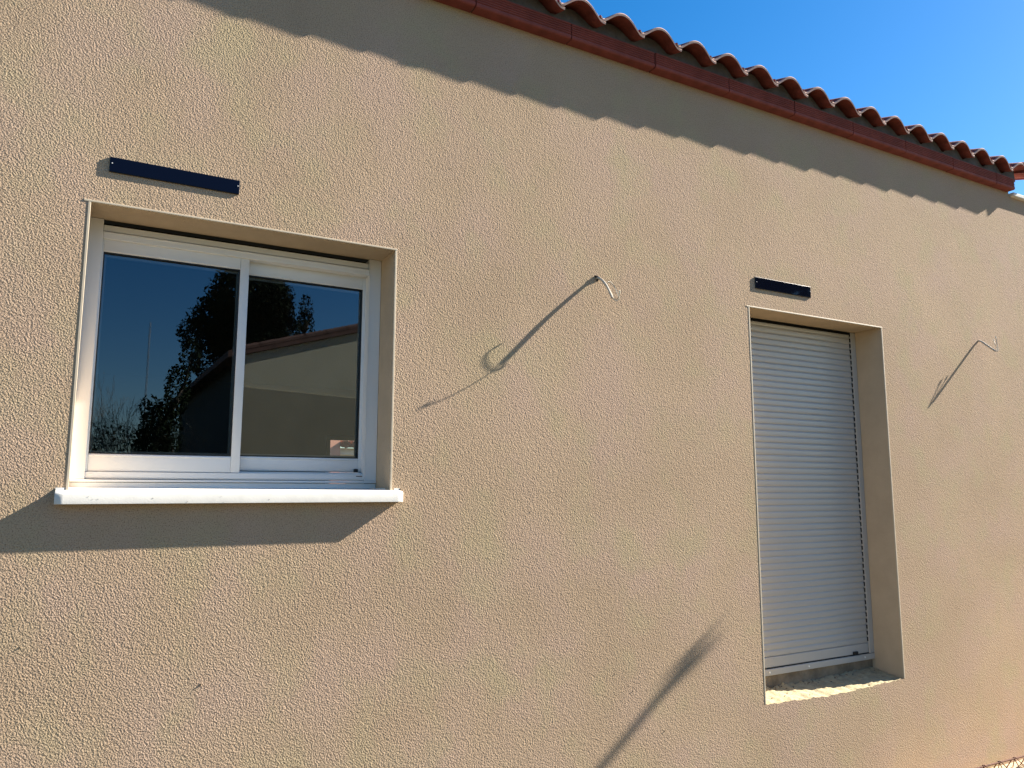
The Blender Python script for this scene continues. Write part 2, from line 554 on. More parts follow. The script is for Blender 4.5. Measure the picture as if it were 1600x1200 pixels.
sill = sl.mesh(sv, sf).build('window_sill', 'sill_concrete', house, smooth=True)
pit = MB()
for _ in range(8):
    px, pz = random.uniform(-0.02, 1.0), random.uniform(1.598, 1.622)
    r = random.uniform(0.0006, 0.0012)
    pit.tube([(px, -0.0358, pz), (px, -0.0373, pz)], r, 6)
tag(pit.build('pit', 'base_block', house), kind='stuff')

# ---------------------------------------------------------------- sliding window
win = empty('sliding_window', (0.5, 0.17, 1.665), parent=house)
F = 0.163
def bar(name, x0, x1, y0, y1, z0, z1, m='aluminium', bev=0.0015):
    return MB().box(x0, x1, y0, y1, z0, z1, bev).build(name, m, win)
ft = MB()
ft.box(OX0 + 0.001, 0.0135, F, 0.24, 1.674, OZ1 - 0.001, 0.0015)
ft.build('frame_stile', 'aluminium', win)
fs = MB()
fs.box(0.968, OX1 - 0.001, F, 0.24, 1.674, OZ1 - 0.001, 0.0015)
fs.box(0.9675, 0.9695, F - 0.0025, F + 0.02, 1.674, OZ1 - 0.002)
fs.build('frame_stile', 'aluminium', win)
# shutter slot, lowered end slat and head rail
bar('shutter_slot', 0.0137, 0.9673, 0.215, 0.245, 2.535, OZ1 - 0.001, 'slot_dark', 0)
es = MB()
es.box(0.0145, 0.9665, F + 0.012, F + 0.026, 2.5275, 2.5500, 0.002)
es.build('end_slat', 'aluminium', win)
bar('frame_head', 0.0137, 0.9673, F + 0.004, 0.240, 2.4985, 2.5225, bev=0.002)
bar('frame_head', 0.0137, 0.9673, F + 0.001, F + 0.010, 2.5190, 2.5225, bev=0.0008)
# threshold track
tr = MB()
tr.box(0.0137, 0.9673, F + 0.010, 0.240, 1.6755, 1.6905, 0.001)
tr.box(0.0137, 0.9673, F + 0.006, F + 0.012, 1.680, 1.6990, 0.001)
tr.box(0.0137, 0.9673, 0.192, 0.197, 1.690, 1.7060, 0.001)
tr.build('sill_track', 'aluminium', win)
bar('frame_foot', OX0 + 0.002, OX1 - 0.002, F - 0.006, 0.24, 1.6655, 1.6735, bev=0.0015)
bar('sub_sill', OX0 + 0.002, OX1 - 0.002, F + 0.002, 0.24, 1.638, 1.6635, bev=0)

def sash(x0, x1, z0, z1, gx0, gx1, gz0, gz1, y, handle):
    s = MB()
    d = 0.030
    s.box(x0, gx0, y, y + d, z0, z1, 0.0015)
    s.box(gx1, x1, y, y + d, z0, z1, 0.0015)
    s.box(gx0 + 0.0004, gx1 - 0.0004, y + 0.0006, y + d, gz1, z1, 0.0015)
    s.box(gx0 + 0.0004, gx1 - 0.0004, y + 0.0006, y + d, z0, gz0, 0.0015)
    # raised lip along the glazing edge
    s.box(gx0 + 0.001, gx1 - 0.001, y - 0.0022, y + 0.004, gz1 + 0.003, gz1 + 0.0075, 0.0008)
    s.box(gx0 + 0.001, gx1 - 0.001, y - 0.0022, y + 0.004, gz0 - 0.0085, gz0 - 0.003, 0.0008)
    s.build('sash', 'aluminium', win, smooth=True)
    k = MB()
    t = 0.004
    k.box(gx0 - 0.001, gx0 + t, y + 0.002, y + 0.02, gz0 - 0.001, gz1 + 0.001)
    k.box(gx1 - t, gx1 + 0.001, y + 0.002, y + 0.02, gz0 - 0.001, gz1 + 0.001)
    k.box(gx0 + t, gx1 - t, y + 0.002, y + 0.02, gz1 - t, gz1 + 0.001)
    k.box(gx0 + t, gx1 - t, y + 0.002, y + 0.02, gz0 - 0.001, gz0 + t)
    k.build('glazing_seal', 'black_rubber', win)
    sb_ = MB()
    sb_.box(gx0 + 0.002, gx1 - 0.002, y + 0.018, y + 0.026, gz1 - 0.014, gz1 - 0.003)
    sb_.box(gx0 + 0.002, gx0 + 0.010, y + 0.018, y + 0.026, gz0 + 0.011, gz1 - 0.014)
    sb_.box(gx1 - 0.010, gx1 - 0.002, y + 0.018, y + 0.026, gz0 + 0.011, gz1 - 0.014)
    sb_.box(gx0 + 0.002, gx1 - 0.002, y + 0.018, y + 0.026, gz0 + 0.002, gz0 + 0.011)
    sb_.build('spacer_bar', 'steel_grey', win)
    MB().quad((gx0, y + 0.012, gz0), (gx1, y + 0.012, gz0), (gx1, y + 0.012, gz1), (gx0, y + 0.012, gz1)).build('pane', 'glazing', win)
sash(-0.015, 0.5035, 1.7000, 2.5150, 0.0195, 0.4720, 1.7590, 2.4545, 0.176, True)
sash(0.468, 0.9665 + 0.014, 1.7090, 2.5010, 0.500, 0.9560, 1.7620, 2.4480, 0.2085, False)
bar('end_stop', 0.938, 0.953, 0.196, 0.2082, 1.7075, 1.7210, 'black_rubber', 0.001)
bar('drain_cap', 0.937, 0.961, F + 0.0035, F + 0.007, 1.6905, 1.6935, 'black_rubber', 0)
bar('drain_cap', 0.024, 0.036, F + 0.003, F + 0.0068, 1.6880, 1.6920, 'screw', 0)

# ---------------------------------------------------------------- roller shutter door
shut = empty('roller_shutter', (3.44, 0.19, 0.70), parent=house)
SP = 0.0335
prof = [(y, z * SP) for y, z in ((-0.0006, -0.49), (-0.0022, -0.43), (-0.0034, -0.28), (-0.0038, -0.08), (-0.0036, 0.12), (-0.0036, 0.26), (0.0002, 0.385), (0.0008, 0.49))]
s0 = MB()
pp = [(0.188 + y, z) for y, z in prof] + [(0.192, 0.49 * SP), (0.192, -0.49 * SP)]
first = None
z = 0.790 + SP / 2
k = 0
while z < 2.56:
    if first is None:
        s0.extrude_x([(y, zz + z) for y, zz in pp], 2.935, 3.9290)
        first = s0.build('slat', 'shutter_aluminium', shut, smooth=True, origin=(3.44, 0.19, z))
    else:
        c = part_copy(first, shut, (3.44 + random.uniform(-0.0012, 0.0012), 0.19 + random.uniform(-0.0006, 0.0006), z))
    z += SP
MB().box(2.935, 3.929, 0.1935, 0.1965, 0.74, 2.56).build('slat_backing', 'shutter_aluminium', shut)
es = MB()
es.box(2.935, 3.929, 0.181, 0.192, 0.7385, 0.7890, 0.003)
es.build('end_slat', 'shutter_aluminium', shut)
for (x0, x1) in ((DX0 + 0.001, 2.934), (3.9335, DX1 - 0.001)):
    gd = MB()
    gd.box(x0, x1, 0.174, 0.235, 0.7355, DZ1 - 0.001, 0.0015)
    gd.build('guide_rail', 'shutter_aluminium', shut)
# brush teeth in the guide gap
bt = MB()
z = 0.80
while z < 2.55:
    bt.box(3.9297, 3.9325, 0.178, 0.186, z, z + 0.022)
    z += SP
tag(bt.build('guide_brush', 'black_rubber', shut), kind='stuff')
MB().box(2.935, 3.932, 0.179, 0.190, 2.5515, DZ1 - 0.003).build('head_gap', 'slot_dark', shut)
fb = MB()
fb.box(DX0 + 0.001, DX1 - 0.001, 0.172, 0.24, 0.702, 0.7330, 0.002)
fb.build('base_rail', 'shutter_aluminium', shut)
MB().box(DX0 + 0.002, DX1 - 0.002, 0.180, 0.22, 0.7332, 0.7380).build('base_seal', 'black_rubber', shut)
MB().box(3.797, 3.832, 0.171, 0.181, 0.7390, 0.7545, 0.0015).build('stop_block', 'black_rubber', shut)
for sxx in (3.14, 3.431, 3.886):
    MB().disc_y(sxx, 0.1695, 0.173, 0.7185, 0.0052).build('screw_cap', 'screw', shut)

# rough threshold
th = MB()
NXT, NYT = 70, 16
rnd = random.Random(3)
tv = []
for i in range(NXT + 1):
    x = DX0 + (DX1 - DX0) * i / NXT
    for j in range(NYT + 1):
        t = j / NYT
        y = 0.0005 + 0.214 * t
        zz = lip(x) + (0.647 - 0.628) * min(1, t * 1.3) + 0.012 * max(0, t - 0.72) / 0.28 * rnd.uniform(0.3, 1.6)
        zz += rnd.uniform(-0.0016, 0.0016) + 0.0012 * math.sin(23 * x + 40 * y) * t
        tv.append((x, y, zz if j else lip(x)))
th.mesh(tv, [(i * (NYT + 1) + j, (i + 1) * (NYT + 1) + j, (i + 1) * (NYT + 1) + j + 1, i * (NYT + 1) + j + 1) for i in range(NXT) for j in range(NYT)])
thr = th.build('threshold', 'mortar', house, smooth=True)
MB().box(DX0 + 0.001, DX1 - 0.001, 0.190, 0.25, 0.615, 0.7015).build('door_plinth', 'base_block', house)
cr = MB()
for _ in range(150):
    t = rnd.random()
    x = DX0 + 0.01 + (DX1 - DX0 - 0.02) * t
    y = rnd.choice([rnd.uniform(0.15, 0.187), rnd.uniform(0.165, 0.187), rnd.uniform(0.01, 0.16)])
    r = rnd.uniform(0.002, 0.006) if y > 0.14 else rnd.uniform(0.0015, 0.004)
    c = Vector((x, y, lip(x) + 0.019 * min(1, y / 0.165) + r * 0.3))
    vs = [c + Vector((rnd.uniform(-1, 1), rnd.uniform(-1, 1), rnd.uniform(-0.7, 1))).normalized() * r for _ in range(7)]
    bm = bmesh.new()
    for p in vs: bm.verts.new(p)
    bmesh.ops.convex_hull(bm, input=list(bm.verts))
    bm.verts.index_update()
    cr.mesh([v.co[:] for v in bm.verts], [[v.index for v in f.verts] for f in bm.faces])
    bm.free()
tag(cr.build('mortar_crumb', 'mortar_dark', house), kind='stuff')

# ---------------------------------------------------------------- eave: cornice, mortar, tiles
CZ0, CZ1, CY = 3.669, 3.748, -0.055
def cornice_profile():
    p = [(0.05, CZ0 + 0.001), (0.05, CZ1), (CY + 0.004, CZ1), (CY, CZ1 - 0.004)]
    ngr = 5
    hh = (CZ1 - 0.010 - (CZ0 + 0.014)) / ngr
    for k in range(ngr):
        zt = CZ1 - 0.010 - k * hh
        p += [(CY, zt), (CY + 0.0045, zt - 0.003), (CY + 0.0045, zt - 0.005), (CY, zt - 0.008)]
    p += [(CY, CZ0 + 0.010), (CY + 0.003, CZ0 + 0.003), (CY + 0.009, CZ0)]
    return p
CL = 0.4855
c0 = MB()
c0.extrude_x(cornice_profile(), 0.0, CL - 0.006)
xj = 2.304 - 7 * CL
cfirst = None
while xj < 5.40:
    if cfirst is None:
        cfirst = MB().mesh([(v[0] + xj, v[1], v[2]) for v in c0.v], c0.f).build('cornice_brick', 'terracotta', house, origin=(xj, 0, CZ0))
    else:
        L_ = CL if xj + CL < 5.44 else 5.435 - xj
        if L_ < CL - 0.01:
            MB().extrude_x(cornice_profile(), xj, xj + L_ - 0.004).build('cornice_brick', 'terracotta', house)
        else:
            o = part_copy(cfirst, house, (xj, random.uniform(-0.002, 0.002), CZ0 + random.uniform(-0.0012, 0.0012)))
            o.rotation_euler = (random.uniform(-0.008, 0.008), 0, 0)
    xj += CL
tag(MB().extrude_x([(CY + 0.022, z) for z in (CZ0 + 0.004,)] + [(0.04, CZ0 + 0.004), (0.04, CZ1 - 0.003), (CY + 0.022, CZ1 - 0.003)], 2.304 - 7 * CL, 5.43).build('cornice_joint', 'tile_mortar', house), kind='stuff')
MB().box(WX0, 2.304 - 7 * CL - 0.004, CY, 0.05, CZ0, CZ1).build('cornice_run', 'terracotta', house)

PITCH, AMP, TH = 0.2262, 0.058, 0.013
SLOPE = 0.30
CREST0 = 2.745
ROOF_Y, ROOF_Z = -0.107, 3.759                         # front lower edge of the tiles in the troughs
def wave(u):
    c = math.cos(math.pi * u / PITCH)
    e = 0.28
    return AMP * (math.sqrt(c * c + e * e) - e) / (math.sqrt(1 + e * e) - e)
def tile_mesh():
    m = MB()
    n = 18
    us = [-PITCH / 2 - 0.014 + (PITCH + 0.030) * k / n for k in range(n + 1)]
    def z_of(u):
        zz = wave(max(-PITCH / 2, min(PITCH / 2, u)))
        if u < -PITCH / 2: zz += 0.004 + (-PITCH / 2 - u) * 0.5
        return zz + 0.004 - 0.010 * (u / PITCH)
    Lt = 0.45
    top0 = [(u, 0.0, z_of(u) + TH) for u in us]
    bot0 = [(u, 0.0, z_of(u)) for u in us]
    ry = lambda p, s: (p[0], s, p[2] + s * SLOPE)
    ed = 0.004
    rows = [[(u, 0.0, z_of(u)) for u in us], [(u, 0.0, z_of(u) + TH - ed) for u in us],
            [ry((u, 0, z_of(u) + TH), ed) for u in us], [ry((u, 0, z_of(u) + TH), Lt) for u in us], [ry((u, 0, z_of(u)), Lt) for u in us]]
    vs = [(p[0], p[1] - 0.20 * (p[2] - (p[1] if p[1] > 0.1 else 0) * SLOPE), p[2]) for r in rows for p in r]
    w_ = n + 1
    fs = []
    for r in range(5):
        r2 = (r + 1) % 5
        for k in range(n):
            fs.append((r * w_ + k, r * w_ + k + 1, r2 * w_ + k + 1, r2 * w_ + k))
    fs.append(tuple(r * w_ for r in range(5)))
    fs.append(tuple(r * w_ + n for r in range(4, -1, -1)))
    return m.mesh(vs, fs)
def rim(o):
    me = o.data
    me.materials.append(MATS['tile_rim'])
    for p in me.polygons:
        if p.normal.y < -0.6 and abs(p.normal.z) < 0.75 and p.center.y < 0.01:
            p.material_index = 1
tm = tile_mesh()
tfirst = None
n0, n1 = -10, 12
COURSES = 3
for c in range(COURSES):
    for k in range(n0, n1 + 1):
        x = CREST0 + k * PITCH + random.uniform(-0.003, 0.003)
        y = ROOF_Y + c * 0.37 + random.uniform(-0.0014, 0.0014)
        z = ROOF_Z + c * (0.37 * SLOPE + 0.0) + (0.016 if c else 0) + random.uniform(-0.0012, 0.0012)
        pull = 0.021 * max(0.0, min(1.0, (x - 2.4) / 2.7))      # the overhang narrows towards the right hand end
        y += pull
        z += 0.8 * pull
        if tfirst is None:
            tfirst = MB().mesh([(v[0] + x, v[1] + y, v[2] + z) for v in tm.v], tm.f).build('roof_tile', 'tile_clay', house, smooth=True, origin=(x, y, z))
            rim(tfirst)
        else:
            o = part_copy(tfirst, house, (x, y, z))
            o.rotation_euler = (0, random.uniform(-0.006, 0.006), random.uniform(-0.005, 0.005))
# the rest of the roof, past what the photograph shows
rf = MB()
def wavy(x0, x1, y0, y1):
    ns = max(2, int((x1 - x0) / PITCH * 12))
    vs = []
    for i in range(ns + 1):
        x = x0 + (x1 - x0) * i / ns
        for (yy, dz) in ((y0, 0), (y1, 0), (y1, TH), (y0, TH)):
            vs.append((x, yy, ROOF_Z + 0.006 + (yy - ROOF_Y) * SLOPE + wave(((x - CREST0 + PITCH / 2) % PITCH) - PITCH / 2) + dz))
    fs = []
    for i in range(ns):
        for q in range(4):
            fs.append((i * 4 + q, i * 4 + (q + 1) % 4, (i + 1) * 4 + (q + 1) % 4, (i + 1) * 4 + q))
    fs += [(0, 1, 2, 3), (ns * 4 + 3, ns * 4 + 2, ns * 4 + 1, ns * 4)]
    rf.mesh(vs, fs)
xl = CREST0 + (n0 - 0.5) * PITCH - 0.016
xr = CREST0 + (n1 + 0.5) * PITCH
wavy(WX0 - 0.1, xl, ROOF_Y, 3.3)
wavy(xl, xr, ROOF_Y + 1.16, 3.3)
tag(rf.build('roof_covering', 'tile_clay', house, smooth=True), kind='stuff')
back = MB()
zr = ROOF_Z + (3.3 - ROOF_Y) * SLOPE + 0.06
back.mesh([(WX0 - 0.1, 3.3, zr), (xr, 3.3, zr), (xr, 6.5, zr - 3.2 * SLOPE), (WX0 - 0.1, 6.5, zr - 3.2 * SLOPE),
           (WX0 - 0.1, 3.3, zr - 0.1), (xr, 3.3, zr - 0.1), (xr, 6.5, zr - 3.2 * SLOPE - 0.1), (WX0 - 0.1, 6.5, zr - 3.2 * SLOPE - 0.1)],
          [(0, 1, 2, 3), (7, 6, 5, 4), (0, 4, 5, 1), (1, 5, 6, 2), (2, 6, 7, 3), (3, 7, 4, 0)])
back.build('rear_roof', 'tile_clay', house)
# mortar bedding that fills the arches above the cornice
bed = MB()
x = WX0
vs = []
while x <= 5.50:
    zt = ROOF_Z + (-0.03 - ROOF_Y) * SLOPE + wave(((x - CREST0 + PITCH / 2) % PITCH) - PITCH / 2) - 0.004
    vs += [(x, -0.030 + 0.004 * math.sin(40 * x), CZ1 - 0.002), (x, -0.026 + 0.004 * math.sin(31 * x), zt), (x, 0.1, zt + 0.03), (x, 0.1, CZ1 - 0.002)]
    x += PITCH / 12
nb = len(vs) // 4
bed.mesh(vs, [(i * 4 + q, i * 4 + (q + 1) % 4, (i + 1) * 4 + (q + 1) % 4, (i + 1) * 4 + q) for i in range(nb - 1) for q in range(4)] + [((nb - 1) * 4, (nb - 1) * 4 + 1, (nb - 1) * 4 + 2, (nb - 1) * 4 + 3)])
bed.build('bedding_mortar', 'tile_mortar', house, smooth=True)
# barrel tiles that close the roof along its right hand verge
vx = CREST0 + 12.72 * PITCH
def barrel(y0, L_, r0, r1):
    m = MB()
    vs = []
    ns = 12
    for (yy, r) in ((y0, r0), (y0 + L_, r1)):
        for rr in (r, r - 0.014):
            for k in range(ns + 1):
                a = math.pi * k / ns
                vs.append((vx - rr * math.cos(a), yy, ROOF_Z + 0.030 + (yy - ROOF_Y) * SLOPE + rr * math.sin(a)))
    W_ = ns + 1
    fs = []
    for k in range(ns):
        fs += [(k, k + 1, 2 * W_ + k + 1, 2 * W_ + k), (W_ + k, 3 * W_ + k, 3 * W_ + k + 1, W_ + k + 1),
               (k, W_ + k, W_ + k + 1, k + 1), (2 * W_ + k, 2 * W_ + k + 1, 3 * W_ + k + 1, 3 * W_ + k)]
    fs += [(0, 2 * W_, 3 * W_, W_), (ns, W_ + ns, 3 * W_ + ns, 2 * W_ + ns)]
    return m.mesh(vs, fs)
for c in range(9):
    barrel(ROOF_Y + 0.020 + c * 0.37, 0.43, 0.104, 0.094).build('verge_tile', 'tile_clay', house, smooth=True)
# little coping on the lower wall that runs on past the eave
MB().box(5.462, WX1, -0.028, 0.22, 3.642, 3.668, 0.004).build('coping', 'sill_concrete', gwl)

# ---------------------------------------------------------------- solar panels over the openings
def solar_panel(x0, x1, z0, z1, label, glass):
    p = empty('solar_panel', ((x0 + x1) / 2, 0, z0), label, 'solar panel', 'dark solar panels above the openings')
    MB().box(x0, x1, -0.0052, 0.0, z0, z1, 0.001).build('backing_frame', 'panel_black', p)
    MB().box(x0 + 0.002, x1 - 0.002, -0.0062, -0.0051, z0 + 0.002, z1 - 0.002, 0.0003).build('glass_cover', glass, p)
    for sx_ in (x0 + 0.008, x1 - 0.006):
        MB().disc_y(sx_, -0.0075, -0.006, (z0 + z1) / 2 + 0.004, 0.0019, 8).build('screw', 'screw', p)
solar_panel(0.016, 0.426, 2.676, 2.7275, 'long glossy navy black panel with tiny end screws above the sliding window', 'solar_glass')
solar_panel(2.968, 3.384, 2.669, 2.730, 'glossy black panel mirroring trees, above the closed roller shutter door', 'solar_glass_clear')

# ---------------------------------------------------------------- loose wall cables
cb = empty('wall_cable', (1.971, 0, 2.584), 'frayed cable with two curled bare wires sticking out of the wall beside the sliding window', 'cable', 'cables left sticking out of the wall')
MB().tube(smooth_path([(1.970, 0.01, 2.584), (1.974, -0.008, 2.585), (1.982, -0.026, 2.571), (1.990, -0.048, 2.543), (1.996, -0.066, 2.508), (1.999, -0.080, 2.479)]), 0.0058, 8).build('sheath', 'cable_sheath', cb, smooth=True)
MB().tube(smooth_path([(1.999, -0.079, 2.480), (2.004, -0.092, 2.470), (2.003, -0.108, 2.469), (2.0005, -0.122, 2.476), (1.9985, -0.132, 2.488)]), 0.0018, 6).build('wire', 'wire_grey', cb, smooth=True)
MB().tube([(1.9985, -0.132, 2.488), (1.996, -0.1365, 2.500)], 0.0036, 8).build('wire_tip', 'wire_tip', cb, smooth=True)
MB().tube(smooth_path([(1.998, -0.078, 2.482), (2.013, -0.083, 2.468), (2.0262, -0.085, 2.4736), (2.0279, -0.090, 2.4804), (2.0172, -0.093, 2.4953), (1.9998, -0.094, 2.5264), (1.9840, -0.090, 2.5460), (1.979, -0.085, 2.5485)]), 0.0021, 6).build('wire', 'wire_grey', cb, smooth=True)
MB().tube([(1.979, -0.085, 2.5485), (1.9764, -0.0790, 2.5461)], 0.0030, 8).build('wire_tip', 'wire_tip', cb, smooth=True)
MB().tube([(1.965, 0.004, 2.592), (1.968, -0.004, 2.591), (1.973, -0.006, 2.589), (1.977, -0.004, 2.582), (1.975, 0.004, 2.574)], 0.0062, 6).build('wall_hole_plug', 'black_rubber', cb)

c2 = empty('wall_cable', (4.940, 0, 2.581), 'bent cable sticking out of the wall to the right of the shutter door', 'cable', 'cables left sticking out of the wall')
MB().tube(smooth_path([(4.938, 0.01, 2.582), (4.941, -0.010, 2.580), (4.949, -0.042, 2.550), (4.956, -0.072, 2.519), (4.9607, -0.0895, 2.5029)]), 0.0058, 8).build('sheath', 'cable_sheath', c2, smooth=True)
MB().tube(smooth_path([(4.9603, -0.089, 2.504), (4.968, -0.096, 2.502), (4.978, -0.094, 2.524), (4.988, -0.084, 2.568), (4.993, -0.080, 2.590)]), 0.0019, 6).build('wire', 'wire_grey', c2, smooth=True)
MB().tube([(4.993, -0.080, 2.590), (4.996, -0.077, 2.603)], 0.0034, 8).build('wire_tip', 'wire_tip', c2, smooth=True)
MB().tube(smooth_path([(4.9603, -0.088, 2.505), (4.970, -0.090, 2.512), (4.980, -0.080, 2.545), (4.9875, -0.069, 2.575)]), 0.0017, 6).build('wire', 'cable_sheath', c2, smooth=True)
MB().tube([(4.9875, -0.069, 2.575), (4.990, -0.066, 2.588)], 0.0026, 8).build('wire_tip', 'wire_tip', c2, smooth=True)

# ---------------------------------------------------------------- rusty lattice girder at the foot of the wall
gd = empty('lattice_girder', (5.0, -0.1, GZ), 'rusty steel lattice girder lying along the foot of the wall', 'rebar')
def gz(x): return 0.130 - (x - 4.4) * 0.022
MB().tube([(4.25, -0.10, gz(4.25)), (5.3, -0.102, gz(5.3)), (6.6, -0.10, gz(6.6))], 0.0052, 8).build('top_bar', 'rust', gd, smooth=True)
for yy in (-0.16, -0.05):
    MB().tube([(4.25, yy, GZ + 0.012), (6.6, yy, GZ + 0.012)], 0.0052, 8).build('bottom_bar', 'rust', gd, smooth=True)
x = 4.318
k = 0
while x < 6.5:
    for yy in (-0.16, -0.05):
        MB().tube(smooth_path([(x + 0.062, yy, GZ + 0.012), (x + 0.012, -0.10 + (yy + 0.1) * 0.15, gz(x) - 0.004), (x - 0.004, -0.10, gz(x) + 0.007), (x - 0.012, -0.10 + (yy + 0.1) * 0.15, gz(x) - 0.004), (x - 0.020, yy, GZ + 0.012)], 4), 0.0026, 6).build('web_wire', 'rust', gd, smooth=True)
    x += 0.1515

# ---------------------------------------------------------------- vegetation
def leaf_cloud(rng, blobs, count, size):
    """leaf quads spread through a set of ellipsoids (cx,cy,cz,rx,ry,rz), denser towards their skins"""
    m = MB()
    wts = [b[3] * b[4] * b[5] for b in blobs]
    for _ in range(count):
        b = rng.choices(blobs, wts)[0]
        d = Vector((rng.gauss(0, 1), rng.gauss(0, 1), rng.gauss(0, 1))).normalized()
        r = rng.uniform(0.45, 1.0) ** 0.6 * rng.uniform(0.92, 1.1)
        c = Vector((b[0] + d.x * b[3] * r, b[1] + d.y * b[4] * r, b[2] + d.z * b[5] * r))
        a = Vector((rng.gauss(0, 1), rng.gauss(0, 1), rng.gauss(0, 1))).normalized()
        e = a.cross(Vector((rng.gauss(0, 1), rng.gauss(0, 1), rng.gauss(0, 1)))).normalized()
        s = size * rng.uniform(0.6, 1.4)
        m.quad(c - a * s, c + e * s * 0.45, c + a * s, c - e * s * 0.45)
    return m
def tree(name, label, x, y, trunk_top, blobs, count, size, m='leaf', r=0.16):
    rng = random.Random(int(x * 100 + y * 7) & 0xffff)
    t = empty(name, (x, y, GZ), label, 'tree')
    tk = MB()
    tk.tube(smooth_path([(x, y, GZ - 0.1), (x + 0.1, y, trunk_top * 0.4), (x - 0.05, y + 0.05, trunk_top * 0.8), (x, y, trunk_top)]), [r * (1 - 0.6 * i / 24) for i in range(25)], 8)
    for b in blobs:
        s = Vector((x, y, min(trunk_top * 0.95, max(trunk_top * 0.5, b[2] - b[5]))))
        tk.tube([s, s.lerp(Vector(b[:3]), 0.5) + Vector((0.1, 0, 0.1)), Vector(b[:3])], [r * 0.4, r * 0.25, r * 0.08], 6)
    tk.build('trunk', 'bark', t, smooth=True)
    leaf_cloud(rng, blobs, count, size).build('crown', m, t)
    return t
# trees across the yard: they are what the window mirrors
TY = -14.0
tree('broadleaf_tree', 'big dark broadleaf tree mirrored at the centre of the sliding window', 3.3, TY, 5.2,
     [(2.95, TY, 5.75, 0.85, 1.0, 0.80), (3.45, TY, 5.6, 0.50, 0.9, 0.80), (2.45, TY, 5.2, 0.70, 0.8, 0.60), (2.0, TY, 4.9, 0.45, 0.5, 0.36), (3.2, TY, 4.6, 0.95, 0.8, 0.8), (2.3, TY, 4.3, 0.5, 0.5, 0.4), (2.95, TY, 5.1, 0.9, 0.8, 0.8), (3.85, TY, 5.0, 0.35, 0.5, 0.6)], 26000, 0.048, 'leaf_dark', 0.2)
tree('cypress_tree', 'narrow pointed cypress mirrored beside the broadleaf tree in the window', 4.72, -16.0, 5.9,
     [(4.72, -16, 6.15, 0.19, 0.19, 0.45), (4.72, -16, 5.5, 0.26, 0.26, 0.7), (4.74, -16, 4.6, 0.28, 0.28, 0.9), (4.72, -16, 3.2, 0.34, 0.34, 1.4), (4.72, -16, 1.6, 0.33, 0.33, 1.2)], 9000, 0.036, 'leaf_dark', 0.12)
tree('laurel_tree', 'dark laurel mirrored in the lower left window pane beside the neighbour house', 0.80, -7.0, 2.5,
     [(0.78, -7.0, 2.35, 0.20, 0.3, 0.42), (0.98, -7.1, 2.85, 0.16, 0.25, 0.35), (1.12, -7.2, 3.3, 0.14, 0.2, 0.25), (0.72, -7.0, 1.9, 0.24, 0.3, 0.7), (0.74, -7.0, 1.0, 0.30, 0.33, 0.8), (0.93, -7.0, 2.2, 0.13, 0.25, 0.5), (0.15, -7.0, 1.5, 0.25, 0.3, 0.45), (0.62, -7.0, 2.62, 0.07, 0.1, 0.14)], 14000, 0.024, 'leaf_dark', 0.07)
tree('spreading_tree', 'wide tree beyond the yard, mirrored in the panel over the shutter door', 17.5, -12.6, 6.0,
     [(15.2, -12.6, 7.4, 1.2, 1.2, 0.9), (17.2, -12.6, 8.2, 1.6, 1.5, 0.9), (18.6, -12.6, 7.0, 1.5, 1.4, 1.1), (16.6, -12.6, 6.4, 1.2, 1.2, 0.6)], 7000, 0.12, 'leaf_dark', 0.22)
# bare twiggy shrub
rng = random.Random(11)
sh = empty('bare_shrub', (0.42, -8.9, GZ), 'bare twiggy shrub mirrored in the lower left corner of the window', 'shrub')
tw = MB()
def grow(p, d, L_, r, depth):
    q = p + d * L_
    tw.tube([p, p.lerp(q, 0.5) + Vector((rng.gauss(0, 0.02), rng.gauss(0, 0.02), 0)), q], [r, r * 0.85, r * 0.7], 5)
    if depth:
        for _ in range(rng.choice((2, 3))):
            grow(q, (d + Vector((rng.gauss(0, 0.38), rng.gauss(0, 0.38), rng.uniform(-0.05, 0.25)))).normalized(), L_ * rng.uniform(0.6, 0.85), r * 0.62, depth - 1)
for _ in range(16):
    grow(Vector((0.42 + rng.gauss(0, 0.1), -8.9 + rng.gauss(0, 0.1), GZ)), Vector((rng.gauss(0, 0.16), rng.gauss(0, 0.16), 1)).normalized(), 0.85, 0.016, 5)
tw.build('branch', 'twig', sh)
leaf_cloud(rng, [(0.05, -8.9, 1.9, 0.3, 0.3, 0.35), (0.4, -8.9, 1.6, 0.6, 0.4, 0.5), (0.35, -8.9, 2.1, 0.5, 0.4, 0.5)], 2600, 0.024).build('foliage', 'leaf', sh)
# lattice mast far off
ms = empty('mast', (3.7, -57, GZ), 'thin tall mast far behind the shrubs, mirrored in the left pane', 'mast')
mm = MB()
for (dx, dy) in ((-0.07, -0.06), (0.07, -0.06), (0, 0.08)):
    mm.tube([(3.7 + dx, -57 + dy, GZ), (3.7 + dx * 0.6, -57 + dy * 0.6, 13.6)], 0.012, 5)
for k in range(22):
    z = 0.4 + k * 0.6
    mm.tube([(3.64, -57.06, z), (3.76, -57.06, z + 0.6)], 0.010, 4)
mm.build('lattice', 'steel_grey', ms)
# unseen stem right of the view, added to cast the soft wall shadow
sp = empty('shadow_caster', (5.66, -3.87, GZ), 'slim leaning tree shape with a leaf tuft, out of view, added to cast a soft wall shadow', 'tree')
A, B = Vector((5.66, -3.87, GZ - 0.05)), Vector((6.36, -0.62, 3.33))
ax = (B - A)
MB().tube([A, A + ax * 0.35 + Vector((0.0, 0.0, 0.05)), A + ax * 0.7 + Vector((0, 0, 0.035)), B], [0.034, 0.030, 0.024, 0.016], 8).build('trunk', 'bark', sp, smooth=True)
rg = random.Random(5)
leaf_cloud(rg, [(B.x + 0.01, B.y, B.z + 0.0, 0.045, 0.016, 0.055)], 32, 0.021).build('crown', 'leaf', sp)

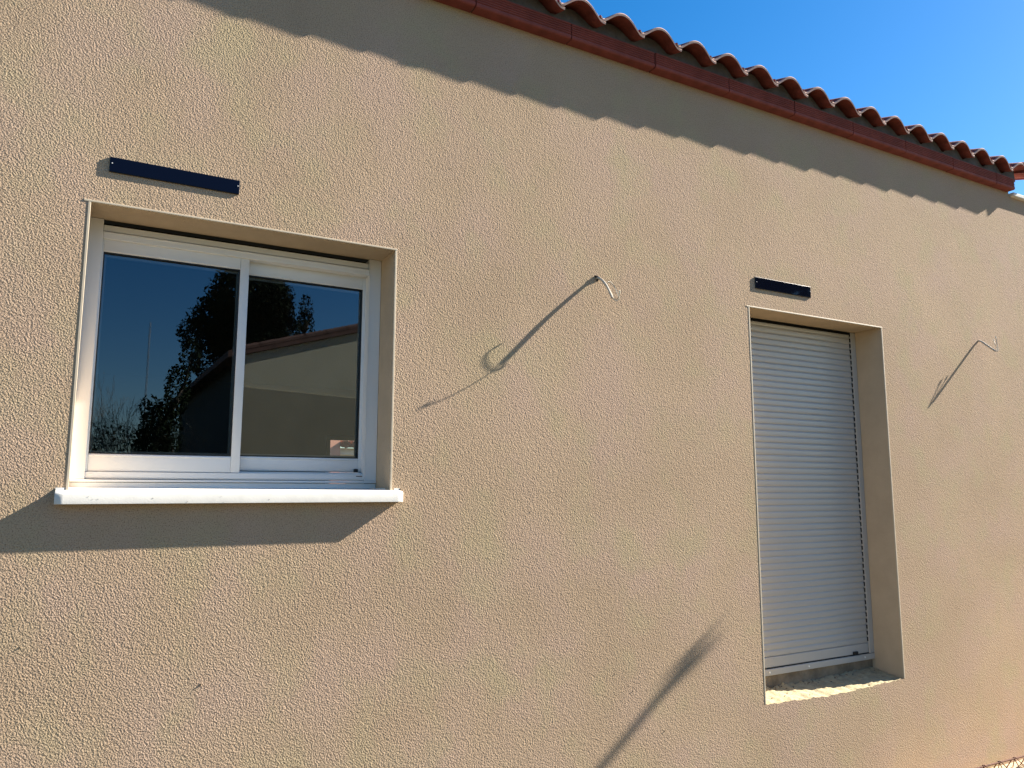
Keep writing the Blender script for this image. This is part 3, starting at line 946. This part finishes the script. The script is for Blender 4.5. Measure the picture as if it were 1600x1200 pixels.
# ---------------------------------------------------------------- neighbour house across the yard (mirrored)
nh = empty('house', (5.0, -10, GZ), 'beige gabled neighbour house mirrored in the sliding window', 'house')
CX, CYN = 1.87, -7.9                                    # its near corner; the gable wall turns away to the right
ux, uy = 0.954, -0.30
GL = 7.5
def gp(t, z, off=0.0): return (CX + ux * t + 0.30 * off, CYN + uy * t + 0.954 * off, z)
def gtop(t): return 3.50 + 0.32 * min(t, GL - t)
nw = MB()
nw.quad(gp(0, 3.06), gp(GL, 3.06), gp(GL, 3.50), gp(0, 3.50))
nw.tri(gp(0, 3.50), gp(GL, 3.50), gp(GL / 2, gtop(GL / 2)))
nw.build('wall', 'neighbour_wall', nh)
MB().quad((CX, CYN, -0.2), (CX, CYN, 3.50), (CX - 0.07, CYN - 7.0, 3.50), (CX - 0.07, CYN - 7.0, -0.2)).build('side_wall', 'neighbour_shaded', nh)
MB().quad(gp(0, -0.2, 0.012), gp(GL, -0.2, 0.012), gp(GL, 3.06, 0.012), gp(0, 3.06, 0.012)).quad(gp(0, 3.06, 0.012), gp(GL, 3.06, 0.012), gp(GL, 3.06), gp(0, 3.06)).build('wall_lower', 'neighbour_lower', nh)
nr = MB()
for (ta, tb) in ((-0.25, GL / 2), (GL + 0.25, GL / 2)):
    za = 3.50 - 0.25 * 0.32 + 0.012
    zb = gtop(GL / 2) + 0.012
    fr_ = [gp(ta, za, 0.07), gp(tb, zb, 0.07), gp(tb, zb + 0.09, 0.07), gp(ta, za + 0.09, 0.07)]
    bk_ = [(p[0] - 0.07, p[1] - 7.2, p[2]) for p in fr_]
    nr.mesh(fr_ + bk_, [(0, 1, 2, 3), (7, 6, 5, 4)] + [(i, (i + 1) % 4, 4 + (i + 1) % 4, 4 + i) for i in range(4)])
nr.build('roof', 'neighbour_roof', nh)
vt = MB()
for k in range(10):
    t = 0.05 + k * 0.36
    p, q = Vector(gp(t - 0.2, gtop(t) - 0.064 + 0.10, 0.03)), Vector(gp(t + 0.2, gtop(t) + 0.064 + 0.10, 0.03))
    vt.tube([p, q], 0.05, 8)
vt.build('verge_cap', 'neighbour_roof', nh, smooth=True)

# ---------------------------------------------------------------- pink house seen straight through the room
pk = empty('house', (6.5, 18, GZ), 'pink and white house with a red tile edge glimpsed through the window', 'house')
PY = 16.0
MB().box(5.0, 5.52, PY - 0.25, PY + 4, -0.2, 3.6).build('pier', 'pink_render', pk)
MB().box(5.53, 11.0, PY, PY + 4, -0.2, 2.66).build('wall', 'white_render', pk)
pr = MB()
for k in range(24):
    xx = 5.64 + k * 0.225
    pr.tube([(xx, PY - 0.35, 2.74), (xx, PY + 3, 3.75)], 0.10, 8)
pr.mesh([(5.53, PY - 0.33, 2.665), (11, PY - 0.33, 2.665), (11, PY + 3, 3.66), (5.53, PY + 3, 3.66), (5.53, PY - 0.33, 2.74), (11, PY - 0.33, 2.74), (11, PY + 3, 3.74), (5.53, PY + 3, 3.74)], [(0, 1, 2, 3), (4, 5, 6, 7), (0, 1, 5, 4), (1, 2, 6, 5), (2, 3, 7, 6), (3, 0, 4, 7)])
pr.build('roof', 'neighbour_roof', pk)
MB().box(5.53, 11.0, PY - 0.12, PY - 0.002, 2.50, 2.66).build('eave_board', 'white_render', pk)
sb = MB()
for k in range(20):
    sb.box(5.75, 7.2, PY - 0.03, PY - 0.002, 0.9 + k * 0.075, 0.9 + k * 0.075 + 0.068, 0.008)
sb.build('shutter', 'white_render', pk)
